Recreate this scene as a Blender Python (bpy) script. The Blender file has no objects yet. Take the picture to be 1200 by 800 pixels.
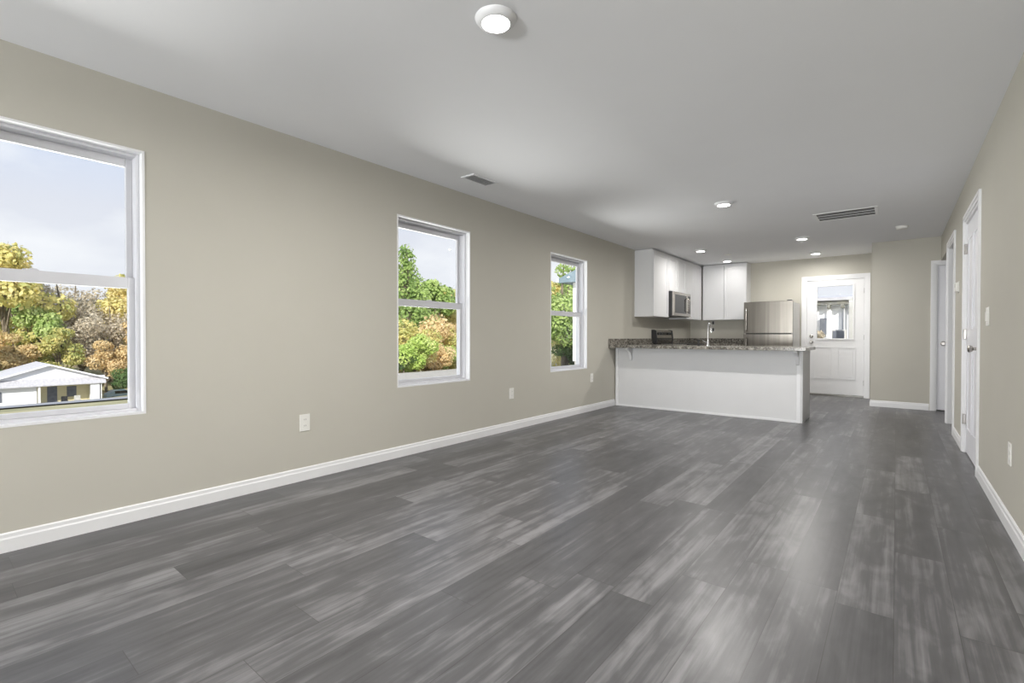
import bpy, bmesh, math, random
from mathutils import Vector, Matrix
random.seed(7)
S = bpy.context.scene
COL = S.collection
PI = math.pi

# ------------------------------------------------------------------ camera
CAM_H = 1.0336
yaw, pitch, roll = 0.6754, -0.0101, 0.0012
fw = Vector((-math.sin(yaw)*math.cos(pitch), math.cos(yaw)*math.cos(pitch), math.sin(pitch)))
rt = Vector((math.cos(yaw), math.sin(yaw), 0))
up = rt.cross(fw)
r2 = rt*math.cos(roll) + up*math.sin(roll)
u2 = up*math.cos(roll) - rt*math.sin(roll)
cam_d = bpy.data.cameras.new('camera')
cam = bpy.data.objects.new('camera', cam_d); COL.objects.link(cam)
m = Matrix.Identity(4)
for i in range(3):
    m[i][0] = r2[i]; m[i][1] = u2[i]; m[i][2] = -fw[i]
m[2][3] = CAM_H
cam.matrix_world = m
cam_d.sensor_width = 36; cam_d.sensor_fit = 'HORIZONTAL'
cam_d.lens = 562.32*36/1200
cam_d.clip_start = 0.02; cam_d.clip_end = 600
S.camera = cam

# ------------------------------------------------------------------ exposure, sky, sun
S.view_settings.view_transform = 'Standard'
S.view_settings.look = 'None'
S.view_settings.gamma = 1
S.view_settings.use_curve_mapping = False
S.view_settings.exposure = 0.16
GROUND_FILL_W = 1800.0    # watts of the added fill lamp outside, below the left window sills
LAMP_W = 44.0        # watts of each living room downlight
KITCHEN_W = 7.5      # watts of each kitchen downlight
REAR_FILL_W = 950.0        # watts of the added fill lamp outside the rear window
SUN_E = 5.2
SKY_E = 1.0

W = bpy.data.worlds.new('sky'); S.world = W; W.use_nodes = True
nt = W.node_tree; N = nt.nodes; L = nt.links; N.clear()
wo = N.new('ShaderNodeOutputWorld'); bg = N.new('ShaderNodeBackground')
tc = N.new('ShaderNodeTexCoord'); sep = N.new('ShaderNodeSeparateXYZ')
mp = N.new('ShaderNodeMapping'); mp.inputs['Scale'].default_value = (1, 1, 2.6)
nz = N.new('ShaderNodeTexNoise'); nz.inputs['Scale'].default_value = 3.2; nz.inputs['Detail'].default_value = 6
cr = N.new('ShaderNodeValToRGB'); cr.color_ramp.elements[0].position = .42; cr.color_ramp.elements[1].position = .62
g = N.new('ShaderNodeValToRGB')
g.color_ramp.elements[0].position = 0.0; g.color_ramp.elements[0].color = (.88, .89, .93, 1)
g.color_ramp.elements[1].position = 0.55; g.color_ramp.elements[1].color = (.42, .62, .98, 1)
e = g.color_ramp.elements.new(.2); e.color = (.74, .76, .84, 1)
mx = N.new('ShaderNodeMixRGB'); mx.inputs[2].default_value = (.93, .94, .97, 1)
L.new(tc.outputs['Generated'], sep.inputs[0]); L.new(sep.outputs['Z'], g.inputs[0])
L.new(tc.outputs['Generated'], mp.inputs[0]); L.new(mp.outputs[0], nz.inputs['Vector'])
L.new(nz.outputs['Fac'], cr.inputs[0]); L.new(cr.outputs[0], mx.inputs[0]); L.new(g.outputs[0], mx.inputs[1])
L.new(mx.outputs[0], bg.inputs[0]); bg.inputs[1].default_value = SKY_E
L.new(bg.outputs[0], wo.inputs[0])

sd = bpy.data.lights.new('sun', 'SUN'); sd.energy = SUN_E; sd.angle = math.radians(1.0); sd.color = (1, .95, .86)
sun = bpy.data.objects.new('sun', sd); COL.objects.link(sun)
sun.rotation_euler = Vector((-.62, .70, -.52)).to_track_quat('-Z', 'Y').to_euler()
sun.location = (20, -10, 30)
dl = bpy.data.lights.new('rear_fill_light', 'AREA'); dl.shape = 'RECTANGLE'; dl.size = 2.3; dl.size_y = 1.4  # unseen area lamp added behind the camera to brighten the room
dl.energy = REAR_FILL_W; dl.color = (.97, .98, 1)
dl.spread = math.radians(150)
do = bpy.data.objects.new('rear_fill_light', dl); COL.objects.link(do)
do.location = (-1.45, -7.55, .50); do.rotation_euler = (math.radians(152), 0, 0)

bl = bpy.data.lights.new('ground_fill_light', 'AREA'); bl.shape = 'RECTANGLE'; bl.size = 4.2; bl.size_y = 9.0; bl.energy = GROUND_FILL_W; bl.color = (1, .99, .97)  # area lamp added flat over the ground to lift the ceiling
bo = bpy.data.objects.new('ground_fill_light', bl); COL.objects.link(bo)
bo.location = (-8.6, 3.4, -.45); bo.rotation_euler = (PI, 0, 0)

# ------------------------------------------------------------------ helpers
MATS = {}
def bsdf(name, col=(.8, .8, .8), rough=.5, metal=0.0, spec=.5, coat=0.0):
    mt = bpy.data.materials.new(name); mt.use_nodes = True
    b = mt.node_tree.nodes['Principled BSDF']
    b.inputs['Base Color'].default_value = (*col, 1); b.inputs['Roughness'].default_value = rough
    b.inputs['Metallic'].default_value = metal; b.inputs['Specular IOR Level'].default_value = spec
    b.inputs['Coat Weight'].default_value = coat
    MATS[name] = mt
    return mt, mt.node_tree.nodes, mt.node_tree.links, b

def mottle(name, c1, c2, scale, rough=.6, stretch=(1, 1, 1), bump=0.0, metal=0, lo=.3, hi=.7, detail=4, spec=.5):
    mt, n, l, b = bsdf(name, c1, rough, metal, spec)
    t = n.new('ShaderNodeTexCoord'); mp = n.new('ShaderNodeMapping'); mp.inputs['Scale'].default_value = stretch
    z = n.new('ShaderNodeTexNoise'); z.inputs['Scale'].default_value = scale; z.inputs['Detail'].default_value = detail
    r = n.new('ShaderNodeValToRGB')
    r.color_ramp.elements[0].position = lo; r.color_ramp.elements[0].color = (*c1, 1)
    r.color_ramp.elements[1].position = hi; r.color_ramp.elements[1].color = (*c2, 1)
    l.new(t.outputs['Object'], mp.inputs[0]); l.new(mp.outputs[0], z.inputs['Vector'])
    l.new(z.outputs['Fac'], r.inputs[0]); l.new(r.outputs[0], b.inputs['Base Color'])
    if bump:
        bp = n.new('ShaderNodeBump'); bp.inputs['Strength'].default_value = bump; bp.inputs['Distance'].default_value = .004
        l.new(z.outputs['Fac'], bp.inputs['Height']); l.new(bp.outputs[0], b.inputs['Normal'])
    return mt

mottle('wall_paint', (.525, .505, .445), (.535, .515, .455), 3, rough=.75, spec=.25)
mottle('ceiling_paint', (.815, .818, .835), (.825, .828, .845), 3, rough=.85, spec=.2)
mottle('trim_white', (.80, .80, .81), (.82, .82, .83), 4, rough=.38)
mottle('vinyl', (.63, .63, .66), (.65, .65, .68), 4, rough=.35)
mottle('door_white', (.78, .78, .82), (.80, .80, .84), 4, rough=.4)
mottle('cabinet_white', (.68, .68, .685), (.70, .70, .705), 3, rough=.4)
mottle('plate_white', (.80, .79, .75), (.82, .81, .77), 5, rough=.35)
mottle('dark_plastic', (.02, .02, .022), (.03, .03, .032), 8, rough=.3)
mottle('black_glass', (.012, .012, .014), (.02, .02, .022), 4, rough=.08)
mottle('grille_dark', (.06, .06, .06), (.09, .09, .09), 8, rough=.8)
mottle('grille_grey', (.26, .26, .26), (.32, .32, .32), 8, rough=.8)
mottle('nickel', (.42, .40, .38), (.50, .48, .45), 12, rough=.25, metal=1)
mottle('chrome', (.80, .80, .82), (.86, .86, .88), 12, rough=.12, metal=1)
mottle('steel', (.46, .43, .40), (.54, .51, .47), 18, rough=.27, metal=1, stretch=(1, 1, .02))
mottle('fridge_steel', (.18, .166, .146), (.25, .232, .206), 18, rough=.30, metal=1, stretch=(1, 1, .02))
mottle('steel_side', (.50, .49, .46), (.54, .53, .50), 6, rough=.4, metal=.4)
mottle('siding_white', (.80, .80, .82), (.85, .85, .87), 1.5, rough=.6, stretch=(.2, .2, 6))
mottle('siding_cream', (.72, .64, .40), (.78, .70, .46), 1.5, rough=.6, stretch=(.2, .2, 6))
mottle('roof_shingle', (.42, .41, .44), (.56, .55, .58), 5, rough=.9, bump=.3)
mottle('roof_blue', (.16, .22, .27), (.24, .31, .36), 5, rough=.9)
mottle('roof_dark', (.10, .10, .09), (.2, .19, .15), 6, rough=.9)
mottle('bark', (.10, .075, .05), (.26, .22, .17), 7, rough=.9, stretch=(1, 1, .3), bump=.4)
mottle('ground_grass', (.20, .20, .09), (.46, .40, .24), .35, rough=.95, detail=8)
mottle('gravel', (.36, .33, .29), (.48, .44, .39), 3, rough=.95, detail=8)
mottle('asphalt', (.26, .26, .28), (.34, .34, .36), 3, rough=.9, detail=8)
mottle('concrete', (.45, .44, .42), (.55, .54, .52), 3, rough=.9)
mottle('curtain_dark', (.10, .11, .14), (.16, .17, .20), 3, rough=.3)
mottle('wood_deck', (.22, .16, .10), (.34, .26, .18), 6, rough=.8, stretch=(1, 6, 1))
mottle('threshold_metal', (.28, .27, .25), (.36, .35, .33), 8, rough=.4, metal=.8)
mottle('car_paint', (.25, .32, .34), (.3, .37, .38), 3, rough=.25)

# granite: speckled grey-brown
mt, n, l, b = bsdf('granite', (.2, .2, .2), .18)
t = n.new('ShaderNodeTexCoord'); v = n.new('ShaderNodeTexVoronoi'); v.inputs['Scale'].default_value = 70
z = n.new('ShaderNodeTexNoise'); z.inputs['Scale'].default_value = 22; z.inputs['Detail'].default_value = 6
ad = n.new('ShaderNodeMixRGB'); ad.inputs[0].default_value = .55
r = n.new('ShaderNodeValToRGB'); r.color_ramp.elements[0].position = .28; r.color_ramp.elements[0].color = (.035, .033, .03, 1)
r.color_ramp.elements[1].position = .72; r.color_ramp.elements[1].color = (.42, .40, .36, 1)
e = r.color_ramp.elements.new(.5); e.color = (.16, .145, .12, 1)
l.new(t.outputs['Object'], v.inputs['Vector']); l.new(t.outputs['Object'], z.inputs['Vector'])
l.new(v.outputs['Color'], ad.inputs[1]); l.new(z.outputs['Fac'], ad.inputs[2]); l.new(ad.outputs[0], r.inputs[0])
l.new(r.outputs[0], b.inputs['Base Color'])

# pane: thin clear glass
mt, n, l, b = bsdf('pane', (1, 1, 1), .02)
n.remove(b)
tr = n.new('ShaderNodeBsdfTransparent'); tr.inputs[0].default_value = (.97, .98, .98, 1)
gl = n.new('ShaderNodeBsdfGlossy'); gl.inputs['Roughness'].default_value = .01
lw = n.new('ShaderNodeLayerWeight'); lw.inputs[0].default_value = .5
p5 = n.new('ShaderNodeMath'); p5.operation = 'POWER'; p5.inputs[1].default_value = 5; l.new(lw.outputs['Facing'], p5.inputs[0])
fr = n.new('ShaderNodeMath'); fr.operation = 'MULTIPLY_ADD'; fr.inputs[1].default_value = .9; fr.inputs[2].default_value = .018; l.new(p5.outputs[0], fr.inputs[0])
mxs = n.new('ShaderNodeMixShader')
l.new(fr.outputs[0], mxs.inputs[0]); l.new(tr.outputs[0], mxs.inputs[1]); l.new(gl.outputs[0], mxs.inputs[2])
l.new(mxs.outputs[0], n['Material Output'].inputs['Surface'])

# lamp lens
mt, n, l, b = bsdf('lens', (1, 1, 1), .4)
b.inputs['Emission Color'].default_value = (1, .98, .95, 1); b.inputs['Emission Strength'].default_value = 12.0

# plank floor (boards run along Y)
mt, n, l, b = bsdf('planks', (.2, .2, .2), .36, spec=.22)
geo = n.new('ShaderNodeTexCoord'); sp = n.new('ShaderNodeSeparateXYZ'); l.new(geo.outputs['Object'], sp.inputs[0])
def M(op, a=None, c=None, va=None, vc=None):
    k = n.new('ShaderNodeMath'); k.operation = op
    if a is not None: l.new(a, k.inputs[0])
    elif va is not None: k.inputs[0].default_value = va
    if c is not None: l.new(c, k.inputs[1])
    elif vc is not None: k.inputs[1].default_value = vc
    return k.outputs[0]
PW, PL = .18, 1.22
cx = M('DIVIDE', sp.outputs['X'], vc=PW); ci = M('FLOOR', cx); cf = M('FRACT', cx)
w1 = n.new('ShaderNodeTexWhiteNoise'); w1.noise_dimensions = '1D'; l.new(ci, w1.inputs['W'])
ry = M('ADD', M('DIVIDE', sp.outputs['Y'], vc=PL), w1.outputs['Value']); ri = M('FLOOR', ry); rf = M('FRACT', ry)
cb = n.new('ShaderNodeCombineXYZ'); l.new(ci, cb.inputs[0]); l.new(ri, cb.inputs[1])
w2 = n.new('ShaderNodeTexWhiteNoise'); w2.noise_dimensions = '2D'; l.new(cb.outputs[0], w2.inputs['Vector'])
gv = n.new('ShaderNodeCombineXYZ')
l.new(M('MULTIPLY', sp.outputs['X'], vc=46.0), gv.inputs[0]); l.new(M('MULTIPLY', sp.outputs['Y'], vc=1.1), gv.inputs[1])
l.new(M('MULTIPLY', w2.outputs['Value'], vc=37.0), gv.inputs[2])
gn = n.new('ShaderNodeTexNoise'); gn.inputs['Scale'].default_value = 1.0; gn.inputs['Detail'].default_value = 7; gn.inputs['Roughness'].default_value = .62
gn.inputs['Distortion'].default_value = .15
l.new(gv.outputs[0], gn.inputs['Vector'])
fv = n.new('ShaderNodeCombineXYZ')
l.new(M('MULTIPLY', sp.outputs['X'], vc=13.0), fv.inputs[0]); l.new(M('MULTIPLY', sp.outputs['Y'], vc=.8), fv.inputs[1])
l.new(M('MULTIPLY', w2.outputs['Value'], vc=91.0), fv.inputs[2])
fn = n.new('ShaderNodeTexNoise'); fn.inputs['Scale'].default_value = 1.0; fn.inputs['Detail'].default_value = 3
l.new(fv.outputs[0], fn.inputs['Vector'])
mn = n.new('ShaderNodeTexNoise'); mn.inputs['Scale'].default_value = 1.0; mn.inputs['Detail'].default_value = 5; mn.inputs['Distortion'].default_value = .8
mv = n.new('ShaderNodeCombineXYZ')
l.new(M('MULTIPLY', sp.outputs['X'], vc=11.0), mv.inputs[0]); l.new(M('MULTIPLY', sp.outputs['Y'], vc=4.0), mv.inputs[1])
l.new(M('MULTIPLY', w2.outputs['Value'], vc=53.0), mv.inputs[2]); l.new(mv.outputs[0], mn.inputs['Vector'])
tone = M('ADD', M('ADD', M('ADD', M('MULTIPLY', w2.outputs['Value'], vc=.20), M('MULTIPLY', gn.outputs['Fac'], vc=.50)), M("MULTIPLY", fn.outputs["Fac"], vc=.42)), M('MULTIPLY', mn.outputs['Fac'], vc=.45))
r = n.new('ShaderNodeValToRGB')
r.color_ramp.elements[0].position = .50; r.color_ramp.elements[0].color = (.060, .059, .061, 1)
r.color_ramp.elements[1].position = 1.06; r.color_ramp.elements[1].color = (.225, .221, .226, 1)
e = r.color_ramp.elements.new(.80); e.color = (.108, .106, .109, 1)
l.new(tone, r.inputs[0])
ex = M('MINIMUM', M('MULTIPLY', M('MINIMUM', cf, M('SUBTRACT', va=1.0, c=cf)), vc=PW), M('MULTIPLY', M('MINIMUM', rf, M('SUBTRACT', va=1.0, c=rf)), vc=PL))
seam = M('LESS_THAN', ex, vc=.0012)
sm = n.new('ShaderNodeMixRGB'); sm.inputs[2].default_value = (.05, .047, .045, 1)
l.new(M('MULTIPLY', seam, vc=.6), sm.inputs[0]); l.new(r.outputs[0], sm.inputs[1]); l.new(sm.outputs[0], b.inputs['Base Color'])
bp = n.new('ShaderNodeBump'); bp.inputs['Strength'].default_value = .12; bp.inputs['Distance'].default_value = .002
l.new(gn.outputs['Fac'], bp.inputs['Height']); l.new(bp.outputs[0], b.inputs['Normal'])
l.new(M('ADD', M('MULTIPLY', gn.outputs['Fac'], vc=.12), vc=.25), b.inputs['Roughness'])

def leafmat(name, cols, rnd=.5):
    mt, n, l, b = bsdf(name, cols[0], .6, spec=.25)
    t = n.new('ShaderNodeTexCoord'); z = n.new('ShaderNodeTexNoise'); z.inputs['Scale'].default_value = .55; z.inputs['Detail'].default_value = 6
    z.inputs['Roughness'].default_value = .75
    oi = n.new('ShaderNodeObjectInfo')
    a = n.new('ShaderNodeMath'); a.operation = 'MULTIPLY_ADD'; a.inputs[1].default_value = rnd*.3; a.inputs[2].default_value = -.15*rnd
    s = n.new('ShaderNodeMath'); s.operation = 'ADD'
    r = n.new('ShaderNodeValToRGB'); r.color_ramp.elements[0].color = (*cols[0], 1); r.color_ramp.elements[1].color = (*cols[-1], 1)
    r.color_ramp.elements[0].position = .33; r.color_ramp.elements[1].position = .67
    for i, c in enumerate(cols[1:-1]):
        e = r.color_ramp.elements.new(.33 + .34*(i+1)/(len(cols)-1)); e.color = (*c, 1)
    l.new(t.outputs['Object'], z.inputs['Vector']); l.new(oi.outputs['Random'], a.inputs[0])
    l.new(z.outputs['Fac'], s.inputs[0]); l.new(a.outputs[0], s.inputs[1]); l.new(s.outputs[0], r.inputs[0])
    tl = n.new('ShaderNodeBsdfTranslucent'); mxs = n.new('ShaderNodeMixShader'); mxs.inputs[0].default_value = .4
    l.new(r.outputs[0], b.inputs['Base Color']); l.new(r.outputs[0], tl.inputs[0])
    l.new(b.outputs[0], mxs.inputs[1]); l.new(tl.outputs[0], mxs.inputs[2])
    l.new(mxs.outputs[0], n['Material Output'].inputs['Surface'])
leafmat('leaf_green', [(.20, .32, .10), (.42, .55, .18), (.66, .72, .34)])
leafmat('leaf_bright', [(.22, .38, .08), (.48, .62, .16), (.72, .78, .34)])
leafmat('leaf_yellow', [(.38, .44, .16), (.74, .66, .26), (.90, .78, .46)])
leafmat('leaf_orange', [(.52, .42, .22), (.80, .62, .34), (.92, .76, .50)])
leafmat('leaf_tan', [(.38, .34, .26), (.62, .54, .42), (.80, .72, .58)])
leafmat('leaf_dark', [(.05, .10, .04), (.12, .20, .07), (.22, .32, .12)])

class MB:
    def __init__(s, xf=None): s.bm = bmesh.new(); s.xf = xf
    def _fin(s, vs):
        if s.xf is not None:
            for v in vs: v.co = s.xf @ v.co
    def box(s, x0, x1, y0, y1, z0, z1):
        x0, x1 = sorted((x0, x1)); y0, y1 = sorted((y0, y1)); z0, z1 = sorted((z0, z1))
        vs = [s.bm.verts.new((x, y, z)) for x in (x0, x1) for y in (y0, y1) for z in (z0, z1)]
        for q in ((0, 1, 3, 2), (4, 6, 7, 5), (0, 4, 5, 1), (2, 3, 7, 6), (0, 2, 6, 4), (1, 5, 7, 3)):
            s.bm.faces.new([vs[i] for i in q])
        s._fin(vs); return s
    def prism(s, pts, axis, a, b):
        # pts: 2-D outline in the other two axes (order x<y<z), extruded a..b along axis
        def mk(p, t):
            c = [p[0], p[1]]; c.insert(axis, t); return s.bm.verts.new(c)
        A = [mk(p, a) for p in pts]; B = [mk(p, b) for p in pts]; k = len(pts)
        s.bm.faces.new(A); s.bm.faces.new(B[::-1])
        for i in range(k): s.bm.faces.new((A[i], A[(i+1) % k], B[(i+1) % k], B[i]))
        s._fin(A+B); return s
    def cyl(s, c, axis, prof, seg=24):
        # prof: list of (t along axis, radius); closed lathe
        rings = []
        ax = [0, 1, 2]; ax.remove(axis); allv = []
        for t, r in prof:
            ring = []
            for i in range(seg):
                a = 2*PI*i/seg; p = list(c); p[axis] += t; p[ax[0]] += r*math.cos(a); p[ax[1]] += r*math.sin(a)
                ring.append(s.bm.verts.new(p))
            rings.append(ring); allv += ring
        for j in range(len(rings)-1):
            for i in range(seg):
                s.bm.faces.new((rings[j][i], rings[j][(i+1) % seg], rings[j+1][(i+1) % seg], rings[j+1][i]))
        s.bm.faces.new(rings[0][::-1]); s.bm.faces.new(rings[-1])
        s._fin(allv); return s
    def tube(s, pts, rad, seg=10):
        pts = [Vector(p) for p in pts]; rings = []; allv = []
        nrm = None
        for i, p in enumerate(pts):
            d = (pts[min(i+1, len(pts)-1)] - pts[max(i-1, 0)]).normalized()
            if nrm is None: nrm = d.orthogonal().normalized()
            nrm = (nrm - d*nrm.dot(d)).normalized(); bn = d.cross(nrm)
            r = rad[i] if isinstance(rad, (list, tuple)) else rad
            ring = [s.bm.verts.new(p + nrm*(r*math.cos(2*PI*k/seg)) + bn*(r*math.sin(2*PI*k/seg))) for k in range(seg)]
            rings.append(ring); allv += ring
        for j in range(len(rings)-1):
            for k in range(seg):
                s.bm.faces.new((rings[j][k], rings[j][(k+1) % seg], rings[j+1][(k+1) % seg], rings[j+1][k]))
        s.bm.faces.new(rings[0][::-1]); s.bm.faces.new(rings[-1])
        s._fin(allv); return s
    def build(s, name, mat, parent=None, bevel=0, smooth=False):
        bmesh.ops.recalc_face_normals(s.bm, faces=s.bm.faces)
        me = bpy.data.meshes.new(name); s.bm.to_mesh(me); s.bm.free()
        me.materials.append(MATS[mat])
        o = bpy.data.objects.new(name, me); COL.objects.link(o)
        if parent is not None:
            o.parent = parent
            o.matrix_parent_inverse = Matrix.Identity(4)
            w = parent_world(parent)
            me.transform(w.inverted())
        if bevel:
            md = o.modifiers.new('bevel', 'BEVEL'); md.width = bevel; md.segments = 2; md.limit_method = 'ANGLE'
        if smooth:
            for p in me.polygons: p.use_smooth = True
            me.set_sharp_from_angle(angle=math.radians(40))
        return o
def parent_world(o):
    w = Matrix.LocRotScale(o.location, o.rotation_euler, o.scale)
    while o.parent is not None:
        o = o.parent; w = Matrix.LocRotScale(o.location, o.rotation_euler, o.scale) @ w
    return w
def tag(o, label=None, cat=None, group=None, kind=None):
    if label: o['label'] = label
    if cat: o['category'] = cat
    if group: o['group'] = group
    if kind: o['kind'] = kind
    return o
def empty(name, loc=(0, 0, 0), rz=0):
    o = bpy.data.objects.new(name, None); COL.objects.link(o); o.location = loc; o.rotation_euler = (0, 0, rz); o.empty_display_size = .1
    return o
def struct(o, label, cat): return tag(o, label, cat, kind='structure')
def copy_tree(o, parent=None):
    c = o.copy(); COL.objects.link(c); c.parent = parent
    for ch in [k for k in bpy.data.objects if k.parent == o]: copy_tree(ch, c)
    return c

# ------------------------------------------------------------------ dimensions
XL, XR, H = -3.324, .480, 2.44
YB, YP, YF, YK = -7.0, 6.645, 8.972, 10.06     # wall behind camera, peninsula face, hall wall, kitchen rear wall
XO = 1.75                                       # outer wall on the right, beyond the hall
WT = .17
WZ0, WZ1 = .595, 2.077
WINS = [(-.075, .825), (2.583, 3.481), (4.905, 5.802)]

# ------------------------------------------------------------------ room shell
struct(MB().box(XL-WT, XO+WT, YB-WT, YK+WT, -.12, 0).build('floor', 'planks'), 'grey wood-look plank floor running the length of the room', 'floor')
struct(MB().box(XL-WT, XO+WT, YB-WT, YK+WT, H, H+.15).build('ceiling', 'ceiling_paint'), 'flat white painted ceiling', 'ceiling')
w = MB()
ys = [YB-WT] + [v for q in WINS for v in q] + [YK+WT]
w.box(XL-WT, XL, ys[0], ys[-1], 0, WZ0); w.box(XL-WT, XL, ys[0], ys[-1], WZ1, H)
for i in range(0, len(ys), 2): w.box(XL-WT, XL, ys[i], ys[i+1], WZ0, WZ1)
struct(w.build('wall_left', 'wall_paint'), 'long greige wall with the three windows', 'wall')
# rear kitchen wall with the back door opening
DX0, DX1, DZ = -1.285, -.405, 2.055
w = MB(); w.box(XL, DX0, YK, YK+WT, 0, H); w.box(DX1, XO, YK, YK+WT, 0, H); w.box(DX0, DX1, YK, YK+WT, DZ, H)
struct(w.build('wall_kitchen_rear', 'wall_paint'), 'greige kitchen rear wall with the glazed back door', 'wall')
# wall facing the camera at the far right, with closed door
FX0, FX1 = .425, 1.215
w = MB(); w.box(-.295, FX0, YF, YF+.11, 0, H); w.box(FX1, XO, YF, YF+.11, 0, H); w.box(FX0, FX1, YF, YF+.11, 2.055, H)
w.box(-.295, -.185, YF+.11, YK, 0, H)
struct(w.build('wall_hall_end', 'wall_paint'), 'greige wall right of the back door, facing the room', 'wall')
# right wall
RT = .12
RD0, RD1 = 4.965, 5.925
w = MB()
w.box(XR, XR+RT, YB, RD0, 0, H); w.box(XR, XR+RT, RD1, 6.90, 0, H); w.box(XR, XR+RT, RD0, RD1, 2.065, H)
w.box(XR, XR+RT, 6.90, YF, 2.10, H); w.box(XR, XR+RT, 7.75, 7.87, 0, 2.10)
struct(w.build('wall_right', 'wall_paint'), 'greige wall along the right edge with a closed white door', 'wall')
w = MB(); w.box(XO, XO+WT, YB-WT, YK+WT, 0, H); w.box(XR+RT, XO, 6.2, 6.3, 0, H)
struct(w.build('wall_hall_outer', 'wall_paint'), 'greige hall wall beyond the cased opening', 'wall')
BW0, BW1, BZ0, BZ1 = -2.70, -.20, .10, 2.08
w = MB(); w.box(XL, BW0, YB-WT, YB, 0, H); w.box(BW1, XO, YB-WT, YB, 0, H)
w.box(BW0, BW1, YB-WT, YB, 0, BZ0); w.box(BW0, BW1, YB-WT, YB, BZ1, H)
struct(w.build('wall_behind_camera', 'wall_paint'), 'greige wall behind the camera with an added wide window', 'wall')

# baseboards: stepped profile
def base_prof(x, sgn, h=.092, t=.014):
    return [(x, 0), (x+sgn*t, 0), (x+sgn*t, h-.03), (x+sgn*(t-.004), h-.022), (x+sgn*(t-.005), h-.006), (x+sgn*.004, h), (x, h)]
def baseboard(name, label, runs):
    w = MB()
    for ax, pos, sgn, a, b_ in runs:
        pr = base_prof(pos, sgn)
        w.prism(pr, ax, a, b_)
    struct(w.build(name, 'trim_white'), label, 'baseboard')
baseboard('baseboard_left', 'white baseboard along the window wall', [(1, XL, 1, YB, YP-.02)])
baseboard('baseboard_right', 'white baseboard along the right wall', [(1, XR, -1, YB, RD0-.06), (1, XR, -1, RD1+.06, 6.84)])
baseboard('baseboard_hall_end', 'white baseboard below the wall facing the room', [(0, YF, -1, -.295, FX0-.06)])
baseboard('baseboard_kitchen_rear', 'white baseboard stub beside the back door', [(0, YK, -1, DX0-.12, DX0-.07), (1, -.295, -1, YF, YK)])
baseboard('baseboard_behind_camera', 'white baseboard behind the camera', [(0, YB, 1, XL, XR)])

# ------------------------------------------------------------------ windows
def make_window(name, label, y0, y1):
    rt_ = empty(name, (XL, (y0+y1)/2, WZ0)); struct(rt_, label, 'window')
    z0, z1 = WZ0, WZ1
    t = .012; xa, xb = XL+.002, XL-.052
    w = MB(); w.box(xb, xa, y0, y0+t, z0, z1); w.box(xb, xa, y1-t, y1, z0, z1)
    w.box(xb, xa, y0+t, y1-t, z0, z0+t); w.box(xb, xa, y0+t, y1-t, z1-t, z1)
    w.build('window_liner', 'trim_white', rt_)
    a0, a1, c0, c1 = y0, y1, z0, z1
    fw_ = .028; xa, xb = XL-.052, XL-.165
    w = MB(); w.box(xb, xa, a0, a0+fw_, c0, c1); w.box(xb, xa, a1-fw_, a1, c0, c1)
    w.box(xb, xa, a0+fw_, a1-fw_, c0, c0+fw_); w.box(xb, xa, a0+fw_, a1-fw_, c1-fw_, c1)
    # inner stop ridge
    w.box(xa-.006, xa+.004, a0+t, a0+t+.012, c0+t, c1-t); w.box(xa-.006, xa+.004, a1-t-.012, a1-t, c0+t, c1-t)
    w.build('window_frame', 'vinyl', rt_, bevel=.002)
    zm = 1.345; i0, i1 = a0+fw_, a1-fw_
    def sash(nm, x0, x1, za, zb, rt0, rt1, st=.030):
        w = MB(); w.box(x0, x1, i0, i0+st, za, zb); w.box(x0, x1, i1-st, i1, za, zb)
        w.box(x0, x1, i0+st, i1-st, za, za+rt0); w.box(x0, x1, i0+st, i1-st, zb-rt1, zb)
        s = w.build(nm, 'vinyl', rt_, bevel=.003)
        xm = (x0+x1)/2
        MB().box(xm-.003, xm+.003, i0+st-.004, i1-st+.004, za+rt0-.004, zb-rt1+.004).build('pane', 'pane', s)
        return s
    sash('upper_sash', XL-.152, XL-.124, zm-.035, c1-fw_, .050, .047)
    lo = sash('lower_sash', XL-.118, XL-.086, c0+fw_, zm+.022, .026, .062)
    ym = (y0+y1)/2
    w = MB(); w.box(XL-.112, XL-.092, ym-.03, ym+.03, zm+.022, zm+.028); w.box(XL-.108, XL-.098, ym-.005, ym+.025, zm+.028, zm+.033)
    w.build('sash_lock', 'vinyl', lo, bevel=.002)
    return rt_
make_window('window_1', 'large white double hung window at the left edge, house and trees outside', *WINS[0])
make_window('window_2', 'middle white double hung window with sky over green and yellow bushes', *WINS[1])
make_window('window_3', 'farthest white double hung window, nearest the kitchen cabinets', *WINS[2])
# unseen wide window, added behind the camera to let fill light in
rt_ = empty('added_rear_window', ((BW0+BW1)/2, YB, BZ0)); struct(rt_, 'unseen wide white window added in the wall behind the camera for light', 'window')
w = MB(); f_ = .05
w.box(BW0, BW1, YB-.12, YB-.04, BZ0, BZ0+f_); w.box(BW0, BW1, YB-.12, YB-.04, BZ1-f_, BZ1)
bm_ = (BW0+BW1)/2
for a, b_ in ((BW0, BW0+f_), (bm_-.05, bm_+.05), (BW1-f_, BW1)): w.box(a, b_, YB-.12, YB-.04, BZ0+f_, BZ1-f_)
w.build('window_frame', 'vinyl', rt_, bevel=.003)
for a, b_ in ((BW0+f_, bm_-.05), (bm_+.05, BW1-f_)):
    MB().box(a-.004, b_+.004, YB-.083, YB-.077, BZ0+f_-.004, BZ1-f_+.004).build('pane', 'pane', rt_)

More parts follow.
